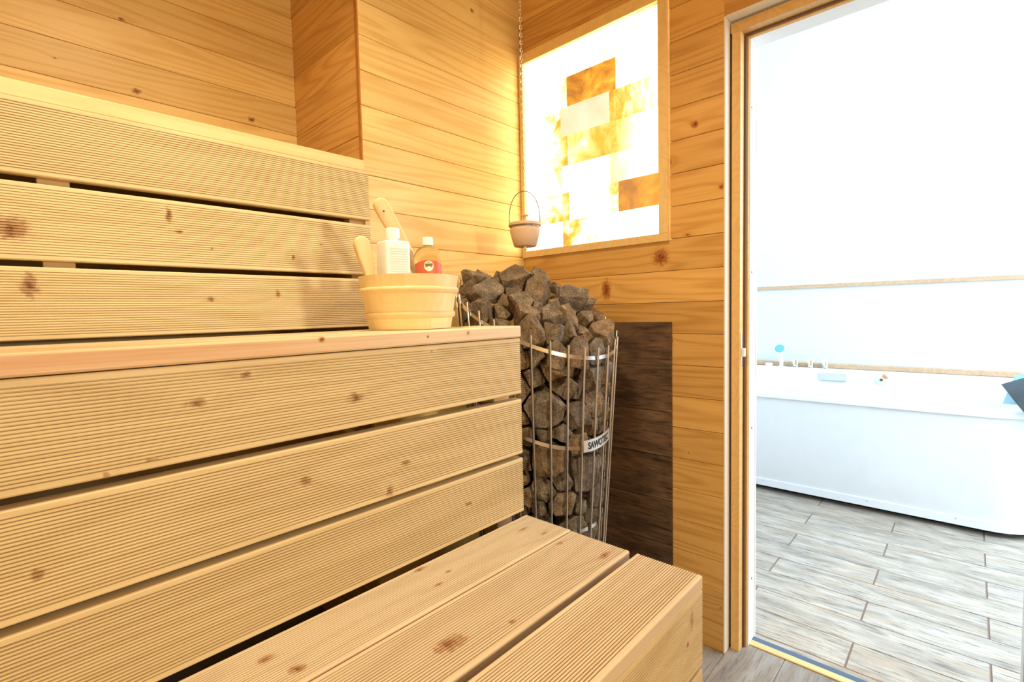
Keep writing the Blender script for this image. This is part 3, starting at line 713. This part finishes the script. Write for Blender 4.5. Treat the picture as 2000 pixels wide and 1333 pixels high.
while zc < 2.49:
    d = Vector((.72, -.69, 0)) if k % 2 else Vector((.69, .72, 0)); L_ = .0078
    pts = [Vector((px_, py_, zc))+d*(.0036*math.cos(a))+Vector((0, 0, (L_ if math.sin(a) > 0 else -L_)*.45+.0026*math.sin(a)*1.3)) for a in [2*math.pi*j/10 for j in range(10)]]
    tube(bm, pts, .0011, 5, True); zc += .0118; k += 1
ch = link('chain', bm_mesh(bm), M_chrome, pot); ch['kind'] = 'stuff'

# ------------------------------------------------------------------ bucket and what stands in it
BC = Vector((-.915, -.472, Z1)); bh = .1105
bucket = tag(empty('wooden_bucket', BC), 'pale wooden sauna bucket with two wooden hoops on the upper bench', 'bucket')
def brad(z): return .0865+(.1055-.0865)*z/bh
nst = 22                     # staves
for k in range(nst):
    a0, a1 = 2*math.pi*k/nst, 2*math.pi*(k+1)/nst-.0008; bm = bmesh.new(); grid = []
    for z in (0, bh):
        ro, ri = brad(z), brad(z)-.011
        grid.append([bm.verts.new((ro*math.cos(a0+(a1-a0)*t/3), ro*math.sin(a0+(a1-a0)*t/3), z)) for t in range(4)]+[bm.verts.new((ri*math.cos(a1-(a1-a0)*t/3), ri*math.sin(a1-(a1-a0)*t/3), z)) for t in range(4)])
    for j in range(8): bm.faces.new((grid[0][j], grid[0][(j+1) % 8], grid[1][(j+1) % 8], grid[1][j]))
    bm.faces.new(grid[0][::-1]); bm.faces.new(grid[1])
    # lay the stave's own x axis upwards so that its grain runs up the bucket
    am = (a0+a1)/2; Mx = frame(BC, Vector((0, 0, 1)), Vector((-math.sin(am), math.cos(am), 0)), Vector((-math.cos(am), -math.sin(am), 0)))
    bm.transform(Mx.inverted() @ Matrix.Translation(BC)); me = bm_mesh(bm); smooth_by_angle(me, 30)
    link('stave', me, M_bucket, bucket, Mx)
bm = lathe([(0, .006), (.078, .006), (.078, .014), (0, .014)], 40); link('bottom', bm_mesh(bm), M_bucket, bucket, Matrix.Translation(BC))
for zc in (.0795, .029):
    pr = []
    for j in range(9):
        a = -math.pi/2+math.pi*j/8; z = zc+.0072*math.sin(a); pr.append((brad(z)-.001+.0065*math.cos(a), z))
    bm = lathe(pr, 64); me = bm_mesh(bm); smooth_by_angle(me, 60); link('hoop', me, M_hoop, bucket, Matrix.Translation(BC))
def stick(name, outline, T, M, mat, label, cat, extra=None):
    """rounded flat wooden tool from an (x,y) outline of thickness T; local x along it"""
    root = tag(empty(name, M.translation), label, cat)
    bm = bmesh.new(); f = bm.faces.new([bm.verts.new((x, y, -T/2)) for x, y in outline])
    r = bmesh.ops.extrude_face_region(bm, geom=[f]); bmesh.ops.translate(bm, verts=[v for v in r['geom'] if isinstance(v, bmesh.types.BMVert)], vec=(0, 0, T))
    es = [e for e in bm.edges if abs(e.verts[0].co.z-e.verts[1].co.z) < 1e-6]
    bmesh.ops.bevel(bm, geom=es, offset=T*.28, segments=3, profile=.5, affect='EDGES')
    me = bm_mesh(bm); smooth_by_angle(me, 40); link('handle', me, mat, root, M); return root
# ladle: flat handle leaning out to the upper left, bowl in the bucket
p_top, p_low = at(736, 388, 'y', -.414), at(772, 452, 'y', -.414)
dv = (p_top-p_low).normalized(); base = p_top-dv*.2355
toc = Vector(CAM)-p_top; nz = (toc-dv*toc.dot(dv)).normalized()+Vector((.25, 0, 0)); nz = (nz-dv*nz.dot(dv)).normalized()
Ml = frame(base, dv, nz.cross(dv), nz)
ol = [(0, -.011), (.12, -.014), (.20, -.017)]+[(.222+.0135*math.sin(a), -.016*math.cos(a)) for a in [math.pi*j/8 for j in range(9)]]+[(.20, .017), (.12, .014), (0, .011)]
ladle = stick('wooden_ladle', ol, .015, Ml, M_spoon, 'pale wooden ladle leaning in the bucket, its handle end pierced', 'ladle')
bm = lathe([(0, 0), (.0022, 0), (.0022, .0012), (0, .0012)], 14); link('handle_hole', bm_mesh(bm), M_gasket, ladle, Ml @ Matrix.Translation((.207, .002, .0072)))
bm = lathe([(0, 0), (.025, .003), (.034, .022), (.036, .034), (.033, .034), (.030, .02), (.022, .008), (0, .006)], 28); me = bm_mesh(bm); smooth_by_angle(me, 40); link('bowl', me, M_spoon, ladle, Matrix.Translation(base+Vector((-.016, .002, -.014)) ) @ Matrix.Scale(.42, 4))
# scoop: rounded paddle end sticking up at the bucket's left
p_top, p_low = at(702, 462, 'y', -.455), at(722, 535, 'y', -.455)
dv = (p_top-p_low).normalized(); base = p_top-dv*.165
toc = Vector(CAM)-p_top; nz = (toc-dv*toc.dot(dv)).normalized()+Vector((.45, 0, 0)); nz = (nz-dv*nz.dot(dv)).normalized()
Ms = frame(base, dv, nz.cross(dv), nz)
ol = [(0, -.008), (.07, -.0095), (.10, -.012), (.122, -.0155)]+[(.148+.0175*math.sin(a), -.0168*math.cos(a)) for a in [math.pi*j/10 for j in range(11)]]+[(.122, .0155), (.10, .012), (.07, .0095), (0, .008)]
stick('wooden_paddle', ol, .013, Ms, M_spoon, 'short wooden paddle with a rounded end at the left of the bucket', 'paddle')
# white square bottle
wb = at(768, 500, 'y', -.458); wb0 = Vector((wb.x, wb.y, Z1+.0145))
wbot = tag(empty('white_bottle', wb0), 'white square plastic bottle with a ribbed face standing in the bucket', 'bottle')
q = math.radians(-10); Mw = Matrix.Translation(wb0) @ Matrix.Rotation(q, 4, 'Z'); hw = .0275; hb = 1.2555-wb0.z
bm = bmesh.new(); add_box(bm, (-hw, -hw, 0), (hw, hw, hb)); bmesh.ops.bevel(bm, geom=[e for e in bm.edges], offset=.006, segments=3, affect='EDGES', profile=.5)
me = bm_mesh(bm); smooth_by_angle(me, 40); link('body', me, M_plastic, wbot, Mw)
for k in range(17):
    z = hb-.017-k*.0052
    for fa in (0,):
        bm = bmesh.new(); add_box(bm, (-hw+.007, -hw-.0009, z-.0011), (hw-.007, -hw+.001, z+.0011), .0004); link('rib', bm_mesh(bm), M_plastic, wbot, Mw)
bm = lathe([(.0115, hb-.002), (.0115, hb+.006), (0, hb+.006)], 32); me = bm_mesh(bm); smooth_by_angle(me); link('neck', me, M_plastic, wbot, Mw)
bm = lathe([(0, hb+.006), (.0150, hb+.006)]+[(.0150, hb+.008), (.0150, hb+.025), (.0138, hb+.0275), (0, hb+.028)], 40)
for v in bm.verts:
    pass
me = bm_mesh(bm); smooth_by_angle(me, 40); link('cap', me, M_plastic, wbot, Mw)
# clear bottle of amber oil
cb = at(836, 500, 'y', -.470); cb0 = Vector((cb.x, cb.y, Z1+.0145)); hc = 1.2215-cb0.z
cbot = tag(empty('amber_bottle', cb0), 'clear bottle of pale amber oil with a red label standing in the bucket', 'bottle')
mg, nt, b = new_mat('oil_bottle'); b.inputs['Base Color'].default_value = (1, .985, .87, 1); b.inputs['Roughness'].default_value = .03; b.inputs['Transmission Weight'].default_value = 1; b.inputs['IOR'].default_value = 1.06
Mc = Matrix.Translation(cb0) @ Matrix.Rotation(math.radians(40), 4, 'Z')
pr = [(0, 0), (.026, 0), (.032, .003), (.032, hc-.004), (.0315, hc+.004), (.0285, hc+.014), (.022, hc+.023), (.013, hc+.028), (.0105, hc+.029), (.0105, hc+.032), (0, hc+.032)]
bm = lathe(pr, 56); me = bm_mesh(bm); smooth_by_angle(me, 50); link('glass_body', me, mg, cbot, Mc)
bm = lathe([(0, hc+.031), (.0118, hc+.031), (.0118, hc+.046), (.0108, hc+.049), (0, hc+.0495)], 36); me = bm_mesh(bm); smooth_by_angle(me, 40); link('cap', me, M_plastic, cbot, Mc)
M_label = plain('red_label', (.62, .13, .05), .45); M_lwhite = plain('label_white', (.86, .82, .74), .5); M_leaf = plain('label_green', (.10, .22, .03), .5); M_berry = plain('label_brown', (.35, .07, .04), .5)
face_a = math.atan2(CAM[1]-cb0.y, CAM[0]-cb0.x)
def cyl_patch(name, pts, r, mat, parent):
    """flat printed shape (arc metres, height) wrapped on the bottle"""
    bm = bmesh.new(); vs = [bm.verts.new(cb0+Vector((r*math.cos(face_a+u/r), r*math.sin(face_a+u/r), h))) for u, h in pts]
    c = bm.verts.new(cb0+Vector((r*math.cos(face_a+sum(p[0] for p in pts)/len(pts)/r), r*math.sin(face_a+sum(p[0] for p in pts)/len(pts)/r), sum(p[1] for p in pts)/len(pts))))
    for i in range(len(vs)): bm.faces.new((vs[i], vs[(i+1) % len(vs)], c))
    return link(name, bm_mesh(bm), mat, parent)
zl = hc-.009
lab_root = None
bm = bmesh.new(); cols = []
for k in range(25):
    u = -.036+.072*k/24; top = zl+.009*(1-(u/.036)**2)-.004
    a = face_a+u/.0324; cols.append([bm.verts.new(cb0+Vector((.0324*math.cos(a), .0324*math.sin(a), h))) for h in (top-.075, top)])
for a, b in zip(cols, cols[1:]): bm.faces.new((a[0], b[0], b[1], a[1]))
lab = link('label', bm_mesh(bm), M_label, cbot)
cyl_patch('label_badge', [(.001+.0105*math.cos(t), zl-.008+.0115*math.sin(t)) for t in [2*math.pi*j/20 for j in range(20)]], .0327, M_lwhite, lab)
cyl_patch('label_leaves', [(.0005+.008*math.cos(t), zl-.005+.0028*math.sin(t)*(1+.4*math.sin(3*t))) for t in [2*math.pi*j/16 for j in range(16)]], .0330, M_leaf, lab)
cyl_patch('label_berry', [(.0075+.0024*math.cos(t), zl-.0045+.0024*math.sin(t)) for t in [2*math.pi*j/10 for j in range(10)]], .0332, M_berry, lab)
cyl_patch('label_fruit', [(.0008+.0032*math.cos(t), zl+.0000+.0010*math.sin(t)) for t in [2*math.pi*j/10 for j in range(10)]], .0332, M_label, lab)

# ------------------------------------------------------------------ bathtub
tub = tag(empty('bathtub', (1.9, -.8, 0)), 'white acrylic bathtub with a smooth apron behind the doorway', 'bathtub')
TY0, TY1 = .22, -1.66
def rrect(x0, x1, y0, y1, r, seg=8):
    pts = []
    for cx, cy, a0 in ((x1-r, y1-r, 0), (x0+r, y1-r, 90), (x0+r, y0+r, 180), (x1-r, y0+r, 270)):
        for k in range(seg+1):
            a = math.radians(a0+90*k/seg); pts.append((cx+r*math.cos(a), cy+r*math.sin(a)))
    return pts
def loft(levels):
    """levels: (x0, x1, inset_y, radius, z)"""
    bm = bmesh.new(); rings = []
    for x0, x1, iy, r, z in levels:
        ring = []
        for x, y in rrect(x0, x1, TY1+iy, TY0-iy, r):
            ring.append(bm.verts.new((x, y, z(x) if callable(z) else z)))
        rings.append(ring)
    for a, b in zip(rings, rings[1:]):
        for i in range(len(a)):
            j = (i+1) % len(a); bm.faces.new((a[i], a[j], b[j], b[i]))
    return bm, rings
def lift(base, k=1.0):
    def f(x):
        t = min(1, max(0, (x-1.70)/.32)); return base+.079*k*t*t*(3-2*t)
    return f
XB = 2.236
bm, rg = loft([(1.600, XB, .030, .20, .072), (1.586, XB, .020, .21, .16), (1.570, XB, .012, .22, .34), (1.560, XB, .006, .23, .50), (1.556, XB, .004, .23, .568)])
me = bm_mesh(bm); smooth_by_angle(me, 60); link('apron', me, M_tub, tub)
bm, rg = loft([(1.597, XB, .026, .20, .028), (1.592, XB, .022, .20, .030), (1.592, XB, .022, .20, .070), (1.597, XB, .026, .20, .0725), (1.61, XB-.01, .04, .19, .0725)])
me = bm_mesh(bm); smooth_by_angle(me, 40); plinth = link('plinth', me, M_tub, tub)
for y in (-.47, -.98, -1.33):
    bm = lathe([(0, .001), (.0025, .001), (.0032, 0)], 12); bm.transform(Matrix.Rotation(math.radians(-90), 4, 'Y')); link('screw', bm_mesh(bm), M_steel, plinth, Matrix.Translation((1.5918, y, .058)))
bm, rg = loft([(1.66, XB-.05, .08, .18, 0), (1.66, XB-.05, .08, .18, .03)]); link('foot_frame', bm_mesh(bm), M_dark, tub)
bm, rg = loft([(1.553, XB, .002, .235, lift(.566, .2)), (1.541, XB, 0, .24, lift(.572, .3)), (1.540, XB, 0, .24, lift(.600)), (1.546, XB-.004, .006, .236, lift(.608)), (1.595, 2.125, .055, .20, lift(.610)), (1.610, 2.112, .075, .19, lift(.600)),
    (1.640, 2.095, .12, .18, lift(.48, .6)), (1.69, 2.06, .22, .16, .24), (1.75, 2.0, .32, .13, .17)])
bm.faces.new(rg[-1])
me = bm_mesh(bm); smooth_by_angle(me, 50); link('basin', me, M_tub, tub)
p = at(1627, 736, 'x', 2.108)
ov = box('overflow_plate', (2.090, p.y-.075, p.z-.024), (2.114, p.y+.075, p.z+.024), M_plastic_grey, tub, .003)
p = at(1722, 742, 'x', 2.108); bm = lathe([(0, .012), (.010, .012), (.014, .007), (.034, .004), (.036, 0)], 28); bm.transform(Matrix.Rotation(math.radians(-90), 4, 'Y')); me = bm_mesh(bm); smooth_by_angle(me)
jet = link('jet_nozzle', me, M_chrome, tub, Matrix.Translation((2.104, p.y, p.z)))
bm = lathe([(0, .0135), (.0085, .0135), (.0085, .010), (0, .010)], 16); bm.transform(Matrix.Rotation(math.radians(-90), 4, 'Y')); link('jet_hole', bm_mesh(bm), M_gasket, jet, Matrix.Translation((2.104, p.y, p.z)))
zdk = .6885
shelf = tag(box('ledge_shelf', (2.190, TY1-.2, zdk+.001), (BX-.001, BY1-.01, .7155), M_ledge, None, .002), 'narrow wooden ledge between the tub and the wall', 'shelf')
# deck-mounted taps
lab_taps = ['chrome tap knob nearest the hand shower on the tub deck', 'middle chrome tap knob on the tub deck', 'chrome tap knob farthest from the hand shower on the tub deck']
for px, lbl in zip((1554, 1583, 1612), lab_taps):
    p = at(px, 712, 'x', 2.155); t = tag(empty('tap_knob', (2.155, p.y, zdk)), lbl, 'tap', 'chrome tap knobs on the tub deck')
    bm = lathe([(0, 0), (.026, 0), (.026, .004), (.018, .006), (0, .006)], 28); me = bm_mesh(bm); smooth_by_angle(me); link('flange', me, M_chrome, t, Matrix.Translation((2.155, p.y, zdk)))
    bm = lathe([(.015, .006), (.0175, .010), (.0200, .050), (.0185, .054), (0, .055)], 12); me = bm_mesh(bm); smooth_by_angle(me, 25); link('grip', me, M_chrome, t, Matrix.Translation((2.155, p.y, zdk)))
p = at(1502, 710, 'x', 2.155); t = tag(empty('diverter_button', (2.155, p.y, zdk)), 'low round white button on the tub deck left of the hand shower', 'button')
bm = lathe([(0, 0), (.023, 0), (.023, .018), (.020, .021), (0, .022)], 24); me = bm_mesh(bm); smooth_by_angle(me); link('cap', me, M_plastic, t, Matrix.Translation((2.155, p.y, zdk)))
p = at(1526, 710, 'x', 2.155); sh = tag(empty('hand_shower', (2.155, p.y, zdk)), 'white hand shower with a blue face standing on the tub deck', 'hand shower')
Mh = Matrix.Translation((2.155, p.y, zdk))
bm = lathe([(0, 0), (.024, 0), (.024, .004), (.015, .008), (0, .008)], 28); me = bm_mesh(bm); smooth_by_angle(me); link('flange', me, M_chrome, sh, Mh)
bm = bmesh.new(); tube(bm, [(0, 0, .008), (0, 0, .05), (-.003, .002, .09), (-.010, .004, .108)], .012, 14, rr=[.0115, .0135, .0135, .011]); me = bm_mesh(bm); smooth_by_angle(me, 50); link('handle', me, M_plastic, sh, Mh)
Mhh = Mh @ Matrix.Translation((-.016, .006, .122)) @ Matrix.Rotation(math.radians(-60), 4, 'Y')
bm = lathe([(0, -.022), (.018, -.019), (.033, -.008), (.035, 0), (.033, .003), (0, .003)], 32); me = bm_mesh(bm); smooth_by_angle(me, 40); hd = link('head', me, M_plastic, sh, Mhh)
bm = lathe([(0, .0048), (.020, .0046), (.0305, .0035), (.031, .002)], 32); me = bm_mesh(bm); smooth_by_angle(me); link('spray_face', me, M_showerblue, hd, Mhh)
# towels over the tub's foot end
def cloth(name, pts3, T, mat, label, nu=18, nv=14, fold=.006):
    """thick draped sheet spanned between four corner points a,b,c,d"""
    a, b, c, d = pts3; bm = bmesh.new(); lay = []
    n = (b-a).cross(d-a).normalized()
    for s in (0, T):
        g = []
        for i in range(nu+1):
            u = i/nu; row = []
            for j in range(nv+1):
                v = j/nv; p = (a*(1-u)+b*u)*(1-v)+(d*(1-u)+c*u)*v
                p = p+n*(fold*math.sin(u*7+v*3)+.018*math.sin(math.pi*u)*math.sin(math.pi*v)+s); row.append(bm.verts.new(p))
            g.append(row)
        lay.append(g)
    for g in lay:
        for i in range(nu):
            for j in range(nv): bm.faces.new((g[i][j], g[i+1][j], g[i+1][j+1], g[i][j+1]))
    for i in range(nu):
        for j in (0, nv): bm.faces.new((lay[0][i][j], lay[0][i+1][j], lay[1][i+1][j], lay[1][i][j]))
    for j in range(nv):
        for i in (0, nu): bm.faces.new((lay[0][i][j], lay[0][i][j+1], lay[1][i][j+1], lay[1][i][j]))
    me = bm_mesh(bm); smooth_by_angle(me, 60); return tag(link(name, me, mat), label, 'towel')
cloth('grey_towel', (at(1955, 751, 'x', 1.545), at(1985, 790, 'x', 1.535)+Vector((0, -.03, -.045)), Vector((1.50, -1.80, .60)), Vector((1.56, -1.75, .86))), .012, M_towel_grey, 'dark grey towel draped over the right end of the bathtub')
cloth('pale_blue_towel', (at(1982, 735, 'x', 1.66), at(1958, 789, 'x', 1.62), Vector((1.60, -1.75, .622)), Vector((1.70, -1.72, .84))), .012, M_towel_blue, 'pale blue towel beneath the grey towel on the bathtub')

# ------------------------------------------------------------------ added lamps out of frame: flash stand-in on the rear wall, ceiling fill
lamp = tag(empty('added_wall_lamp', (-1.42, YREAR, 1.22)), 'added round lamp, unseen, on the wall opposite the benches', 'lamp')
clamp_ = tag(empty('added_ceiling_lamp', (-1.22, -.72, H)), 'added round flush lamp, unseen, on the sauna ceiling', 'lamp')
mgl, nt, b = new_mat('opal_glass'); b.inputs['Base Color'].default_value = (.9, .86, .8, 1); b.inputs['Emission Color'].default_value = (1, .86, .66, 1); b.inputs['Emission Strength'].default_value = 3
Mlm = Matrix.Translation((-1.42, YREAR, 1.22)) @ Matrix.Rotation(math.radians(-90), 4, 'X')
bm = lathe([(0, 0), (.11, 0), (.11, .03), (.098, .04), (0, .04)], 40); link('base', bm_mesh(bm), M_steel, lamp, Mlm)
bm = lathe([(.095, .04), (.09, .065), (.07, .085), (.03, .098), (0, .1)], 40); me = bm_mesh(bm); smooth_by_angle(me, 60); link('diffuser', me, mgl, lamp, Mlm)
Mcl = Matrix.Translation((-1.22, -.72, H)) @ Matrix.Rotation(math.radians(180), 4, 'X')
bm = lathe([(0, 0), (.15, 0), (.15, .02), (.135, .03), (0, .03)], 40); link('base', bm_mesh(bm), M_steel, clamp_, Mcl)
bm = lathe([(.13, .03), (.125, .05), (.09, .064), (0, .07)], 40); me = bm_mesh(bm); smooth_by_angle(me, 60); link('diffuser', me, mgl, clamp_, Mcl)
